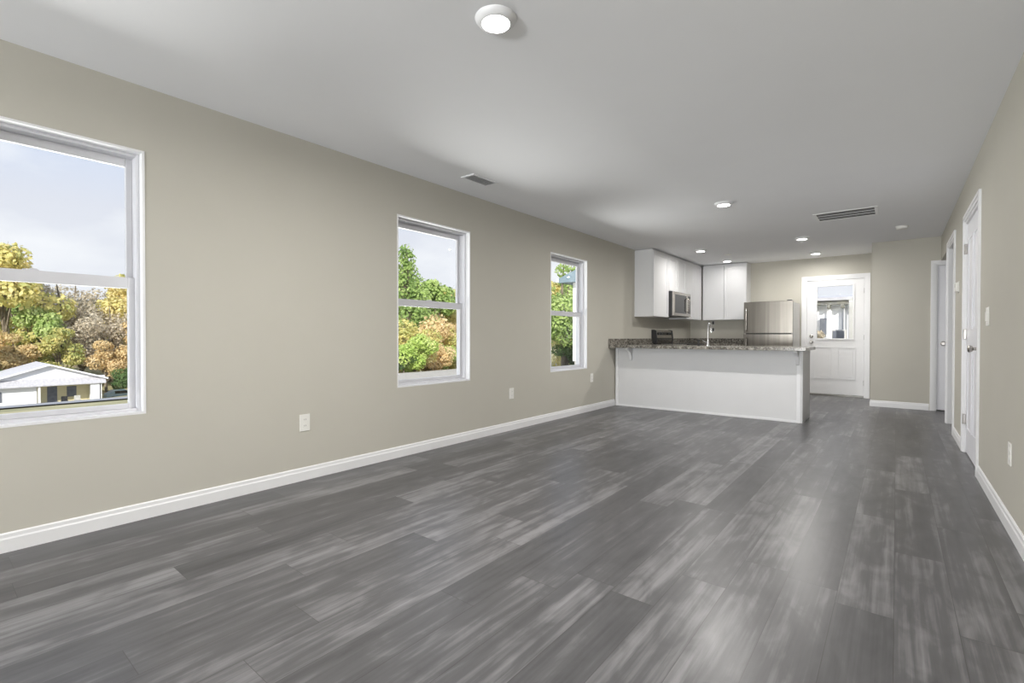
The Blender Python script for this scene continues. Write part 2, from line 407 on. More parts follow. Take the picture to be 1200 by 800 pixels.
# ------------------------------------------------------------------ doors
def casing(w, ax, pos, sgn, a, b_, z1, cw=.058, ct=.016, z0=0):
    # three-sided casing on the wall plane ax=pos
    def bx(p, q, r, s, t0):
        c = [[0, 0], [0, 0], [r, s]]; c[ax] = [pos if t0 < ct else pos+sgn*ct*.7, pos+sgn*t0]; c[1-ax] = [p, q]
        w.box(c[0][0], c[0][1], c[1][0], c[1][1], c[2][0], c[2][1])
    for t0, ins in ((ct*.7, 0), (ct, cw*.55)):
        bx(a-cw, a-ins, z0, z1+cw, t0) if ins == 0 else bx(a-cw, a-cw+ins, z0, z1+cw, t0)
        bx(b_+ins*0, b_+cw, z0, z1+cw, t0) if ins == 0 else bx(b_+cw-ins, b_+cw, z0, z1+cw, t0)
        bx(a, b_, z1, z1+cw, t0) if ins == 0 else bx(a-cw+ins, b_+cw-ins, z1+cw-ins, z1+cw, t0)
def panel_ring(w, x0, x1, z0, z1, y, d=.013, fw_=.018):
    # raised moulding rectangle on a door face (plane XZ at y, towards -y)
    w.box(x0, x1, y-d, y, z0, z0+fw_); w.box(x0, x1, y-d, y, z1-fw_, z1)
    w.box(x0, x0+fw_, y-d, y, z0+fw_, z1-fw_); w.box(x1-fw_, x1, y-d, y, z0+fw_, z1-fw_)
    w.box(x0+fw_+.02, x1-fw_-.02, y-d*.7, y, z0+fw_+.02, z1-fw_-.02)

# door 1: glazed back door
d1 = empty('door_1', ((DX0+DX1)/2, YK, 0)); struct(d1, 'white back door with a half window and two lower panels', 'door')
w = MB(); j = .022
w.box(DX0, DX0+j, YK-.002, YK+.12, 0, DZ); w.box(DX1-j, DX1, YK-.002, YK+.12, 0, DZ); w.box(DX0+j, DX1-j, YK-.002, YK+.12, DZ-j, DZ)
w.build('door_jamb', 'trim_white', d1)
w = MB(); casing(w, 1, YK, -1, DX0, DX1, DZ); w.build('door_casing', 'trim_white', d1)
s0, s1, sz0, sz1 = DX0+j+.003, DX1-j-.003, .035, DZ-j-.003
sy = YK+.012
gx0, gx1, gz0, gz1 = -1.105, -.585, 1.01, 1.925
w = MB(); w.box(s0, gx0, sy, sy+.044, sz0, sz1); w.box(gx1, s1, sy, sy+.044, sz0, sz1)
w.box(gx0, gx1, sy, sy+.044, sz0, gz0); w.box(gx0, gx1, sy, sy+.044, gz1, sz1)
pm = (s0+s1)/2
panel_ring(w, s0+.11, pm-.045, .30, .86, sy); panel_ring(w, pm+.045, s1-.11, .30, .86, sy)
sl = w.build('door_slab', 'trim_white', d1)
w = MB(); gf = .026
w.box(gx0-gf, gx1+gf, sy-.014, sy, gz0-gf, gz0); w.box(gx0-gf, gx1+gf, sy-.014, sy, gz1, gz1+gf)
w.box(gx0-gf, gx0, sy-.014, sy, gz0, gz1); w.box(gx1, gx1+gf, sy-.014, sy, gz0, gz1)
w.build('glazing_frame', 'trim_white', sl, bevel=.003)
MB().box(gx0, gx1, sy+.018, sy+.024, gz0, gz1).build('pane', 'pane', sl)
kx = s0+.07
MB().cyl((kx, sy, .945), 1, [(0, .032), (-.006, .032), (-.010, .012), (-.03, .012), (-.038, .024), (-.052, .028), (-.064, .020)]).build('door_knob', 'nickel', d1, smooth=True)
w = MB().cyl((kx, sy, 1.045), 1, [(0, .030), (-.008, .030), (-.014, .024), (-.018, .01)]); w.box(kx-.004, kx+.004, sy-.03, sy-.016, 1.03, 1.06)
w.build('deadbolt', 'nickel', d1, smooth=True)
for z in (.25, 1.03, 1.82):
    MB().cyl((s1+.004, sy-.006, z-.045), 2, [(0, .006), (.09, .006)], 10).build('hinge', 'nickel', d1)
MB().box(DX0+j, DX1-j, YK-.01, YK+.13, 0, .03).build('threshold', 'threshold_metal', d1, bevel=.004)

# door 2: closed door in the right wall
d2 = empty('door_2', (XR, (RD0+RD1)/2, 0)); struct(d2, 'closed white door in the right wall with a round knob', 'door')
w = MB(); j = .02; DZ2 = 2.065
w.box(XR-.002, XR+RT+.002, RD0, RD0+j, 0, DZ2); w.box(XR-.002, XR+RT+.002, RD1-j, RD1, 0, DZ2); w.box(XR-.002, XR+RT+.002, RD0+j, RD1-j, DZ2-j, DZ2)
w.build('door_jamb', 'trim_white', d2)
w = MB(); casing(w, 0, XR, -1, RD0, RD1, DZ2); w.build('door_casing', 'trim_white', d2)
w = MB(); w.box(XR+.012, XR+.047, RD0+j+.003, RD1-j-.003, .012, DZ2-j-.003)
for (ya, yb) in ((RD0+.14, (RD0+RD1)/2-.05), ((RD0+RD1)/2+.05, RD1-.14)):
    for (za, zb) in ((.22, .92), (1.10, 1.90)):
        w.box(XR+.007, XR+.012, ya, yb, za, za+.018); w.box(XR+.007, XR+.012, ya, yb, zb-.018, zb)
        w.box(XR+.007, XR+.012, ya, ya+.018, za+.018, zb-.018); w.box(XR+.007, XR+.012, yb-.018, yb, za+.018, zb-.018)
w.build('door_slab', 'door_white', d2)
ky = RD0+j+.065
MB().cyl((XR+.012, ky, .945), 0, [(0, .032), (-.006, .032), (-.010, .012), (-.034, .012), (-.042, .024), (-.058, .029), (-.068, .020)]).build('door_knob', 'nickel', d2, smooth=True)
for z in (.30, 1.06, 1.82):
    MB().box(XR-.012, XR+.011, RD1-j-.016, RD1-j+.010, z-.045, z+.045).build('hinge', 'nickel', d2, bevel=.003)

# door 3: closed door in the wall facing the room (mostly hidden by the right wall)
d3 = empty('door_3', ((FX0+FX1)/2, YF, 0)); struct(d3, 'narrow glimpse of a white hall door facing the room', 'door')
w = MB(); j = .018
w.box(FX0, FX0+j, YF-.002, YF+.112, 0, 2.055); w.box(FX1-j, FX1, YF-.002, YF+.112, 0, 2.055); w.box(FX0+j, FX1-j, YF-.002, YF+.112, 2.055-j, 2.055)
w.build('door_jamb', 'trim_white', d3)
w = MB(); casing(w, 1, YF, -1, FX0, FX1, 2.055, cw=.052); w.build('door_casing', 'trim_white', d3)
w = MB(); w.box(FX0+j+.003, FX1-j-.003, YF+.018, YF+.053, .015, 2.055-j-.003)
pmx = (FX0+FX1)/2
for (xa, xb) in ((FX0+.13, pmx-.045), (pmx+.045, FX1-.13)):
    for (za, zb) in ((.22, .92), (1.10, 1.90)): panel_ring(w, xa, xb, za, zb, YF+.018)
w.build('door_slab', 'door_white', d3)
MB().cyl((FX0+j+.065, YF+.018, .945), 1, [(0, .032), (-.006, .032), (-.010, .012), (-.034, .012), (-.042, .024), (-.058, .029), (-.068, .020)]).build('door_knob', 'nickel', d3, smooth=True)

# cased opening to the hall
w = MB()
w.box(XR-.002, XR+RT+.002, 6.90, 6.918, 0, 2.10); w.box(XR-.002, XR+RT+.002, 7.732, 7.75, 0, 2.10); w.box(XR-.002, XR+RT+.002, 6.918, 7.732, 2.082, 2.10)
casing(w, 0, XR, -1, 6.90, 7.75, 2.10)
struct(w.build('trim_1', 'trim_white'), 'white cased opening to the hall past the closed door', 'door frame')

# ------------------------------------------------------------------ kitchen
def shaker(w, ax, pos, sgn, a, b_, z0, z1, rail=.058, t=.019):
    # shaker door on plane ax=pos, thickness towards sgn
    def bx(p, q, r, s, t0, t1):
        c = [[0, 0], [0, 0], [r, s]]; c[ax] = [pos+sgn*t0, pos+sgn*t1]; c[1-ax] = [p, q]
        w.box(c[0][0], c[0][1], c[1][0], c[1][1], c[2][0], c[2][1])
    bx(a, b_, z0, z1, 0, t*.55)
    bx(a, a+rail, z0, z1, t*.55, t); bx(b_-rail, b_, z0, z1, t*.55, t)
    bx(a+rail, b_-rail, z0, z0+rail, t*.55, t); bx(a+rail, b_-rail, z1-rail, z1, t*.55, t)
    return w
GAP = .0045
def upper_left(label, y0, y1, z0, z1, nd, dep=.30):
    c = empty('wall_cabinet', (XL, (y0+y1)/2, z0)); tag(c, label, 'cabinet', 'white upper kitchen cabinets')
    MB().box(XL, XL+dep, y0, y1, z0, z1).build('cabinet_body', 'cabinet_white', c)
    dw = (y1-y0)/nd
    for i in range(nd):
        shaker(MB(), 0, XL+dep+.002, 1, y0+i*dw+GAP, y0+(i+1)*dw-GAP, z0+.004, z1-.03).build('cabinet_door', 'cabinet_white', c)
def upper_rear(label, x0, x1, z0, z1, nd, dep=.30):
    c = empty('wall_cabinet', ((x0+x1)/2, YK, z0)); tag(c, label, 'cabinet', 'white upper kitchen cabinets')
    MB().box(x0, x1, YK-dep, YK, z0, z1).build('cabinet_body', 'cabinet_white', c)
    dw = (x1-x0)/nd
    for i in range(nd):
        shaker(MB(), 1, YK-dep-.002, -1, x0+i*dw+GAP, x0+(i+1)*dw-GAP, z0+.004, z1-.03).build('cabinet_door', 'cabinet_white', c)
UZ0, UZ1 = 1.36, 2.43
MY0, MY1 = 7.98, 8.84
upper_left('white upper cabinet at the near end of the run, left of the microwave', 7.33, MY0-.003, UZ0, UZ1, 1)
upper_left('short white two-door upper cabinet directly above the microwave', MY0, MY1-.003, 1.815, UZ1, 2)
upper_left('white upper cabinet right of the microwave, beside the corner', MY1, YK-.335, UZ0, UZ1, 2)
upper_rear('white two-door upper cabinet on the rear wall left of the refrigerator', XL+.335, -2.19, UZ0, UZ1, 2)

# base cabinets (kitchen side)
def base_left(label, y0, y1, nd):
    c = empty('base_cabinet', (XL, (y0+y1)/2, 0)); tag(c, label, 'cabinet', 'white base cabinets along the kitchen walls')
    w = MB(); w.box(XL+.016, XL+.57, y0, y1, .10, .868); w.box(XL+.016, XL+.50, y0, y1, 0, .10); w.build('cabinet_body', 'cabinet_white', c)
    dw = (y1-y0)/nd
    for i in range(nd):
        shaker(MB(), 0, XL+.572, 1, y0+i*dw+GAP, y0+(i+1)*dw-GAP, .11, .69).build('cabinet_door', 'cabinet_white', c)
        shaker(MB(), 0, XL+.572, 1, y0+i*dw+GAP, y0+(i+1)*dw-GAP, .70, .86, rail=.035).build('drawer', 'cabinet_white', c)
base_left('white base cabinet between the peninsula and the stove', 7.30, 8.01, 1)
base_left('white base cabinet in the corner right of the stove', 8.81, YK-.60, 1)
c = empty('base_cabinet', (-2.7, YK, 0)); tag(c, 'white base cabinet on the rear wall left of the refrigerator', 'cabinet', 'white base cabinets along the kitchen walls')
w = MB(); w.box(XL+.016, -2.19, YK-.58, YK-.016, .10, .868); w.box(XL+.016, -2.19, YK-.50, YK-.016, 0, .10); w.build('cabinet_body', 'cabinet_white', c)
for a, b_ in ((XL+.60, -2.195),):
    shaker(MB(), 1, YK-.582, -1, a, b_, .11, .69).build('cabinet_door', 'cabinet_white', c)
    shaker(MB(), 1, YK-.582, -1, a, b_, .70, .86, rail=.035).build('drawer', 'cabinet_white', c)

# peninsula
PX1 = -.870; PYB = 7.255
c = empty('peninsula_cabinet', ((XL+PX1)/2, (YP+PYB)/2, 0)); tag(c, 'long white peninsula base cabinet under the granite counter, facing the room', 'cabinet')
w = MB(); w.box(XL+.016, PX1-.02, YP+.012, PYB-.02, .10, .69); w.box(XL+.016, -2.38, YP+.012, PYB-.02, .69, .868); w.box(-1.68, PX1-.02, YP+.012, PYB-.02, .69, .868); w.box(-2.38, -1.68, YP+.012, 6.88, .69, .868); w.box(XL+.016, PX1-.02, YP+.012, PYB-.08, 0, .10)
w.build('cabinet_body', 'cabinet_white', c)
MB().box(XL+.016, PX1-.02, YP, YP+.011, 0, .868).build('back_panel', 'cabinet_white', c)
MB().box(PX1-.019, PX1, YP-.004, PYB, 0, .868).build('end_panel', 'cabinet_white', c)
w = MB(); w.box(XL+.016, XL+.056, YP-.012, YP-.0005, 0, .868); w.box(PX1-.062, PX1-.0195, YP-.012, YP-.0045, 0, .868)
w.box(XL+.056, PX1-.062, YP-.010, YP-.0005, 0, .028)
w.build('corner_trim', 'trim_white', c, bevel=.002)
def corbel(x):
    pts = [(YP-.005, .867), (YP-.17, .867), (YP-.17, .850), (YP-.135, .835), (YP-.075, .800), (YP-.045, .745), (YP-.028, .700), (YP-.005, .690)]
    w = MB(); w.prism(pts, 0, x-.019, x+.019); w.build('corbel', 'trim_white', c, bevel=.002)
corbel(-.925); corbel(-3.06)
for i in range(3):
    a = XL+.62+i*.6
    shaker(MB(), 1, PYB-.018, 1, a+GAP, a+.6-GAP, .11, .86).build('cabinet_door', 'cabinet_white', c)

# countertops
SX0, SX1, SY0, SY1 = -2.36, -1.70, 6.90, 7.20
w = MB(); CY0, CY1, CX1 = 6.430, 7.285, -.815
w.box(XL, SX0, CY0, CY1, .870, .910); w.box(SX1, CX1, CY0, CY1, .870, .910)
w.box(SX0, SX1, CY0, SY0, .870, .910); w.box(SX0, SX1, SY1, CY1, .870, .910)
w.box(XL, XL+.62, CY1, 8.01, .870, .910)
w.box(XL+.002, XL+.022, CY0, 8.01, .910, 1.005)
tag(w.build('granite_countertop', 'granite', bevel=.003), 'speckled granite countertop over the white peninsula, with a low backsplash on the left wall', 'countertop')
w = MB(); w.box(XL, XL+.62, 8.81, YK, .870, .910); w.box(XL+.62, -2.17, YK-.62, YK, .870, .910)
w.box(XL+.002, XL+.022, 8.81, YK, .910, 1.005); w.box(XL+.022, -2.17, YK-.022, YK-.002, .910, 1.005)
tag(w.build('granite_countertop', 'granite', bevel=.003), 'L-shaped granite countertop in the rear kitchen corner between stove and refrigerator', 'countertop')
# sink + faucet
sk = empty('kitchen_sink', ((SX0+SX1)/2, (SY0+SY1)/2, .91)); tag(sk, 'stainless steel sink set into the peninsula counter behind the faucet', 'sink')
w = MB()
w.box(SX0+.001, SX0+.012, SY0+.001, SY1-.001, .70, .912); w.box(SX1-.012, SX1-.001, SY0+.001, SY1-.001, .70, .912)
w.box(SX0+.012, SX1-.012, SY0+.001, SY0+.012, .70, .912); w.box(SX0+.012, SX1-.012, SY1-.012, SY1-.001, .70, .912)
w.box(SX0+.012, SX1-.012, SY0+.012, SY1-.012, .70, .706)
w.build('sink_bowl', 'steel', sk)
FXc, FYc = -2.012, 6.80
fa = empty('kitchen_faucet', (FXc, FYc, .91)); tag(fa, 'tall chrome gooseneck faucet rising from the peninsula counter', 'faucet')
MB().cyl((FXc, FYc, .9105), 2, [(0, .028), (.008, .028), (.014, .018), (.07, .016)]).build('faucet_base', 'chrome', fa, smooth=True)
pts = [(FXc, FYc, .96), (FXc, FYc, 1.14)] + [(FXc, FYc+.07-.07*math.cos(a), 1.14+.075*math.sin(a)) for a in [PI*k/10 for k in range(1, 11)]] + [(FXc, FYc+.14, 1.09)]
MB().tube(pts, .0105, 12).build('spout', 'chrome', fa, smooth=True)
MB().tube([(FXc-.015, FYc, .955), (FXc-.04, FYc, .965), (FXc-.075, FYc, .985)], [.009, .007, .006], 10).build('lever_handle', 'chrome', fa, smooth=True)
sp_ = MB().cyl((FXc-.13, FYc+.01, .9105), 2, [(0, .02), (.006, .02), (.012, .012), (.05, .011), (.075, .015), (.085, .010)])
tag(sp_.build('sink_sprayer', 'dark_plastic', smooth=True), 'small dark side sprayer left of the faucet on the counter', 'sprayer')

# range
RY0, RY1 = 8.02, 8.80
rg = empty('electric_range', (XL, (RY0+RY1)/2, 0)); tag(rg, 'stainless electric range with a black and steel backguard below the microwave', 'stove')
w = MB(); w.box(XL+.03, XL+.64, RY0, RY1, .03, .905); w.box(XL+.06, XL+.6, RY0+.02, RY1-.02, 0, .03); w.build('range_body', 'dark_plastic', rg)
MB().box(XL+.03, XL+.66, RY0-.002, RY1+.002, .905, .916).build('cooktop', 'black_glass', rg, bevel=.003)
w = MB(); w.prism([(XL+.005, .916), (XL+.075, .916), (XL+.095, .98), (XL+.075, 1.14), (XL+.045, 1.15), (XL+.005, 1.15)], 1, RY0+.018, RY1-.018)
w.build('backguard', 'steel', rg, bevel=.002)
for ya, yb in ((RY0, RY0+.017), (RY1-.017, RY1)):
    MB().prism([(XL+.003, .917), (XL+.088, .917), (XL+.106, .98), (XL+.085, 1.148), (XL+.048, 1.158), (XL+.003, 1.158)], 1, ya, yb).build('backguard_end', 'dark_plastic', rg)
sl_ = lambda z: XL+.095-(z-.98)/.16*.02+.002
def bgpanel(z0, z1, ya, yb, mat, nm, t=.003):
    MB().prism([(sl_(z0)-.004, z0), (sl_(z0)+t, z0), (sl_(z1)+t, z1), (sl_(z1)-.004, z1)], 1, ya, yb).build(nm, mat, rg)
bgpanel(1.065, 1.115, RY0+.08, RY1-.06, 'black_glass', 'control_panel')
bgpanel(.982, 1.015, RY0+.05, RY1-.05, 'black_glass', 'vent_strip')
for y in (RY0+.12, RY0+.22, RY1-.22, RY1-.12):
    MB().cyl((sl_(1.09)+.004, y, 1.09), 0, [(0, .018), (.018, .015), (.022, .012)], 16).build('control_knob', 'dark_plastic', rg, smooth=True)
MB().box(XL+.642, XL+.675, RY0+.01, RY1-.01, .25, .80).build('oven_door', 'steel', rg, bevel=.004)
MB().tube([(XL+.70, RY0+.06, .75), (XL+.70, RY1-.06, .75)], .011).build('oven_handle', 'steel', rg, smooth=True)
for y, x in ((RY0+.2, .2), (RY0+.2, .47), (RY1-.2, .2), (RY1-.2, .47)):
    MB().cyl((XL+x, y, .9162), 2, [(0, .09), (.0012, .09)], 28).build('burner', 'grille_dark', rg)

# microwave
mw = empty('microwave', (XL, (MY0+MY1)/2, 1.385)); tag(mw, 'over-the-range stainless microwave under the short white cabinet', 'microwave')
MB().box(XL+.002, XL+.375, MY0+.004, MY1-.006, 1.385, 1.805).build('microwave_body', 'dark_plastic', mw)
dy = MY1-.17
w = MB(); xa, xb = XL+.378, XL+.405
w.box(xa, xb, MY0+.006, dy, 1.395, 1.44); w.box(xa, xb, MY0+.006, dy, 1.755, 1.80); w.box(xa, xb, MY0+.006, MY0+.065, 1.44, 1.755); w.box(xa, xb, dy-.06, dy, 1.44, 1.755)
dr = w.build('microwave_door', 'steel', mw, bevel=.002)
MB().box(xa, xb-.004, MY0+.065, dy-.06, 1.44, 1.755).build('door_window', 'black_glass', dr)
MB().tube([(xb+.0, dy-.025, 1.47), (xb+.03, dy-.025, 1.49), (xb+.03, dy-.025, 1.70), (xb+.0, dy-.025, 1.72)], .009).build('door_handle', 'steel', dr, smooth=True)
w = MB(); w.box(xa, xb, dy+.003, MY1-.008, 1.395, 1.80); cpn = w.build('control_panel', 'steel', mw, bevel=.002)
MB().box(xb+.0005, xb+.002, dy+.025, MY1-.03, 1.71, 1.76).build('display', 'black_glass', cpn)
MB().box(xb+.0005, xb+.002, dy+.028, MY1-.032, 1.45, 1.68).build('keypad', 'dark_plastic', cpn)

# refrigerator
FX_0, FX_1, FY0, FY1 = -2.115, -1.355, 9.20, 9.99
fr_ = empty('refrigerator', ((FX_0+FX_1)/2, (FY0+FY1)/2, 0)); tag(fr_, 'stainless steel top-freezer refrigerator beside the back door', 'refrigerator')
MB().box(FX_0+.005, FX_1-.005, FY0+.075, FY1, .02, 1.63).build('refrigerator_body', 'steel_side', fr_, bevel=.006)
for nm, z0, z1 in (('freezer_door', 1.097, 1.645), ('refrigerator_door', .075, 1.082)):
    pts = []
    for k in range(9):      # gently bowed front
        t_ = k/8; pts.append((FX_0+(FX_1-FX_0)*t_, FY0+.010-.010*math.sin(PI*t_)))
    pts += [(FX_1, FY0+.070), (FX_0, FY0+.070)]
    d_ = MB().prism([(p[0], p[1]) for p in pts], 2, z0, z1).build(nm, 'fridge_steel', fr_, bevel=.004, smooth=True)
    hz = (z0+.04, z1-.10) if nm == 'freezer_door' else (.55, z1-.06)
    MB().tube([(FX_0+.05, FY0+.012, hz[0]), (FX_0+.05, FY0-.035, hz[0]+.02), (FX_0+.05, FY0-.035, hz[1]-.02), (FX_0+.05, FY0+.012, hz[1])], .011).build('door_handle', 'steel', d_, smooth=True)
MB().box(FX_0+.03, FX_1-.03, FY0+.04, FY0+.075, 1.075, 1.10).build('door_gasket', 'dark_plastic', fr_)
MB().box(FX_0+.02, FX_1-.02, FY0+.05, FY0+.09, .0, .07).build('kick_grille', 'dark_plastic', fr_)
MB().box(FX_1-.09, FX_1-.02, FY0+.02, FY0+.14, 1.645, 1.662).build('hinge_cover', 'dark_plastic', fr_, bevel=.003)

# ------------------------------------------------------------------ wall plates
def outlet_left(y, z, label):
    c = empty('wall_outlet', (XL, y, z)); tag(c, label, 'outlet', 'white outlets on the window wall')
    MB().box(XL, XL+.006, y-.038, y+.038, z-.060, z+.060).build('cover_plate', 'plate_white', c, bevel=.002)
    for dz in (-.022, .022):
        r_ = MB().cyl((XL+.006, y, z+dz), 0, [(0, .0165), (.0025, .0160)], 20).build('socket', 'plate_white', c)
        w = MB(); w.box(XL+.0086, XL+.0092, y-.007, y-.005, z+dz-.003, z+dz+.006); w.box(XL+.0086, XL+.0092, y+.005, y+.007, z+dz-.003, z+dz+.006)
        w.build('slot', 'dark_plastic', r_)
outlet_left(1.76, .413, 'white outlet low on the wall between the left and middle windows')
outlet_left(4.14, .405, 'white outlet low on the wall between the middle and far windows')
outlet_left(5.93, .46, 'white outlet low on the wall just left of the peninsula')
c = empty('wall_outlet', (XR, 3.66, .41)); tag(c, 'white outlet low on the right wall near the right edge', 'outlet')
MB().box(XR-.006, XR, 3.622, 3.698, .35, .47).build('cover_plate', 'plate_white', c, bevel=.002)
for dz in (-.022, .022):
    MB().cyl((XR-.006, 3.66, .41+dz), 0, [(0, .0165), (-.0025, .0160)], 20).build('socket', 'plate_white', c)
c = empty('light_switch', (XR, 4.52, 1.17)); tag(c, 'white light switch plate on the right wall before the closed door', 'light switch')
MB().box(XR-.006, XR, 4.46, 4.575, 1.11, 1.235).build('cover_plate', 'plate_white', c, bevel=.002)
for y in (4.494, 4.541):
    MB().box(XR-.011, XR-.006, y-.015, y+.015, 1.142, 1.203).build('rocker', 'plate_white', c, bevel=.001)
c = empty('thermostat', (XR, 6.50, 1.53)); tag(c, 'small white thermostat on the right wall between the closed door and the cased opening', 'thermostat')
MB().box(XR-.008, XR, 6.44, 6.56, 1.475, 1.585).build('back_plate', 'plate_white', c, bevel=.002)
MB().box(XR-.028, XR-.008, 6.45, 6.55, 1.485, 1.575).build('thermostat_body', 'plate_white', c, bevel=.004)
MB().box(XR-.0295, XR-.028, 6.475, 6.525, 1.53, 1.562).build('display', 'steel_side', c)
for z, lb in ((1.315, 'small dark outlet on the kitchen rear wall, upper of two, just under the cabinets'), (1.18, 'small dark outlet on the kitchen rear wall, lower of two, behind the faucet')):
    c = empty('wall_outlet', (-2.875, YK, z)); tag(c, lb, 'outlet')
    MB().box(-2.905, -2.845, YK-.005, YK, z-.042, z+.042).build('cover_plate', 'steel_side', c, bevel=.001)
    MB().box(-2.892, -2.858, YK-.008, YK-.005, z-.030, z+.030).build('socket', 'dark_plastic', c)

# ------------------------------------------------------------------ ceiling fixtures
def downlight(x, y, label, power=LAMP_W):
    c = empty('recessed_light', (x, y, H)); tag(c, label, 'ceiling light', 'recessed ceiling lights')
    w = MB(); seg = 40
    prof = [(.092, 0), (.091, -.005), (.080, -.018), (.068, -.025), (.062, -.025), (.062, -.018)]
    rings = []
    for r_, dz in prof:
        rings.append([w.bm.verts.new((x+r_*math.cos(2*PI*i/seg), y+r_*math.sin(2*PI*i/seg), H+dz)) for i in range(seg)])
    for k in range(len(rings)-1):
        for i in range(seg): w.bm.faces.new((rings[k][i], rings[k][(i+1) % seg], rings[k+1][(i+1) % seg], rings[k+1][i]))
    w.build('trim_ring', 'trim_white', c, smooth=True)
    MB().cyl((x, y, H-.0235), 2, [(0, .0625), (.006, .0625)], 40).build('lens', 'lens', c)
    ld = bpy.data.lights.new('downlight', 'AREA'); ld.shape = 'DISK'; ld.size = .12; ld.energy = power; ld.color = (1, .975, .94)
    ld.spread = math.radians(175)
    lo = bpy.data.objects.new('downlight', ld); COL.objects.link(lo); lo.parent = c; lo.location = (0, 0, -.030)
downlight(-1.394, 1.623, 'largest recessed ceiling light, nearest the camera at the top of the picture')
downlight(-1.429, 5.344, 'recessed ceiling light in the middle of the room, in front of the peninsula', LAMP_W*.75)
downlight(-2.490, 7.999, 'recessed kitchen light nearest the front of the upper cabinets', KITCHEN_W*1.25)
downlight(-2.441, 9.370, 'recessed kitchen light close to the rear upper cabinets', KITCHEN_W*.4)
downlight(-1.054, 7.893, 'recessed kitchen light over the walkway, just beyond the return grille', KITCHEN_W*3.4)
downlight(-1.061, 9.431, 'recessed kitchen light in front of the back door', KITCHEN_W*1.5)
downlight(-1.40, -2.10, 'unseen recessed ceiling light added behind the camera')  # extra lamp out of view, added for more room light

def disc(name, label, cat, x, y, r_, t_, mat='plate_white'):
    tag(MB().cyl((x, y, H), 2, [(0, r_), (-t_*.55, r_), (-t_, r_*.78)], 32).build(name, mat, smooth=True), label, cat)
c = empty('smoke_detector', (.045, 7.86, H)); tag(c, 'round white smoke detector on the ceiling near the hall', 'smoke detector')
MB().cyl((.045, 7.86, H), 2, [(0, .070), (-.010, .070)], 32).build('mounting_plate', 'plate_white', c, smooth=True)
MB().cyl((.045, 7.86, H-.010), 2, [(0, .062), (-.016, .060), (-.028, .045)], 32).build('detector_body', 'plate_white', c, smooth=True)
disc('ceiling_cap', 'small round white cap on the kitchen ceiling between two lights', 'ceiling cap', -2.254, 8.70, .05, .012)
# return grille
gx, GX, gy, GY = -.765, -.165, 6.47, 6.92
c = empty('return_air_grille', ((gx+GX)/2, (gy+GY)/2, H)); tag(c, 'rectangular white return air grille with dark slots in the ceiling', 'vent')
w = MB(); f_ = .032
w.box(gx, GX, gy, gy+f_, H-.005, H); w.box(gx, GX, GY-f_, GY, H-.005, H); w.box(gx, gx+f_, gy+f_, GY-f_, H-.005, H); w.box(GX-f_, GX, gy+f_, GY-f_, H-.005, H)
w.build('grille_frame', 'trim_white', c, bevel=.001)
MB().box(gx+f_, GX-f_, gy+f_, GY-f_, H-.0015, H-.0005).build('duct_opening', 'grille_dark', c)
for i in range(3):
    y = gy+f_+(GY-gy-2*f_)*(i+.5)/3
    MB().box(gx+f_, GX-f_, y-.008, y+.008, H-.0045, H-.003).build('louver', 'grille_grey', c)
for i in range(2):
    y = gy+f_+(GY-gy-2*f_)*(i+1)/3
    MB().box(gx+f_, GX-f_, y-.007, y+.007, H-.005, H-.0015).build('crossbar', 'trim_white', c)
# supply register
gx, GX, gy, GY = -3.01, -2.85, 3.03, 3.36
c = empty('supply_register', ((gx+GX)/2, (gy+GY)/2, H)); tag(c, 'small white supply register in the ceiling above the middle window', 'vent')
w = MB(); f_ = .022
w.box(gx, GX, gy, gy+f_, H-.008, H); w.box(gx, GX, GY-f_, GY, H-.008, H); w.box(gx, gx+f_, gy+f_, GY-f_, H-.008, H); w.box(GX-f_, GX, gy+f_, GY-f_, H-.008, H)
w.build('register_frame', 'ceiling_paint', c, bevel=.002)
MB().box(gx+f_, GX-f_, gy+f_, GY-f_, H-.0015, H-.0005).build('duct_opening', 'grille_grey', c)
for i in range(7):
    x = gx+f_+(GX-gx-2*f_)*(i+.5)/7
    lv = MB(); lv.prism([(x-.007, H-.003), (x-.005, H-.002), (x+.007, H-.010), (x+.005, H-.011)], 1, gy+f_, GY-f_)
    lv.build('louver', 'ceiling_paint', c)

# ------------------------------------------------------------------ outdoors
GP = [(-260, 2), (-130, -3), (-105, -6.0), (-92, -7.6), (-76, -7.75), (-40, -3.05), (-32, -2.35), (-26, -1.83), (-20, -1.3), (-14, -.99), (-3.6, -.45), (40, -.3)]
GQ = [(-260, 2), (-130, -3), (-105, -6.0), (-92, -7.2), (-76, -6.6), (-40, -2.75), (-32, -2.02), (-26, -1.56), (-20, -1.17), (-14, -.85), (-3.6, -.45), (40, -.3)]
def interp(P, x):
    if x <= P[0][0]: return P[0][1]
    for (a, za), (b_, zb) in zip(P, P[1:]):
        if x <= b_: return za+(zb-za)*(x-a)/(b_-a)
    return P[-1][1]
def gz(x, y):
    t_ = max(0, min(1, (y-10)/10))
    return interp(GP, x)*(1-t_)+interp(GQ, x)*t_
bm = bmesh.new()
xs = [-260, -200, -160, -130, -115, -105, -98, -92, -84, -76, -66, -58, -50, -40, -32, -26, -20, -14, -9, -5, -3.6, 3, 20, 60]
yy = [-60+k*10 for k in range(30)]
grid = [[bm.verts.new((x, y, gz(x, y)+(0 if x > -45 else .25*math.sin(x*.7+y*.31)))) for y in yy] for x in xs]
for i in range(len(xs)-1):
    for k in range(len(yy)-1): bm.faces.new((grid[i][k], grid[i+1][k], grid[i+1][k+1], grid[i][k+1]))
g_ = MB(); g_.bm.free(); g_.bm = bm
o = g_.build('ground', 'ground_grass'); struct(o, 'sloping autumn ground outside the windows', 'ground')
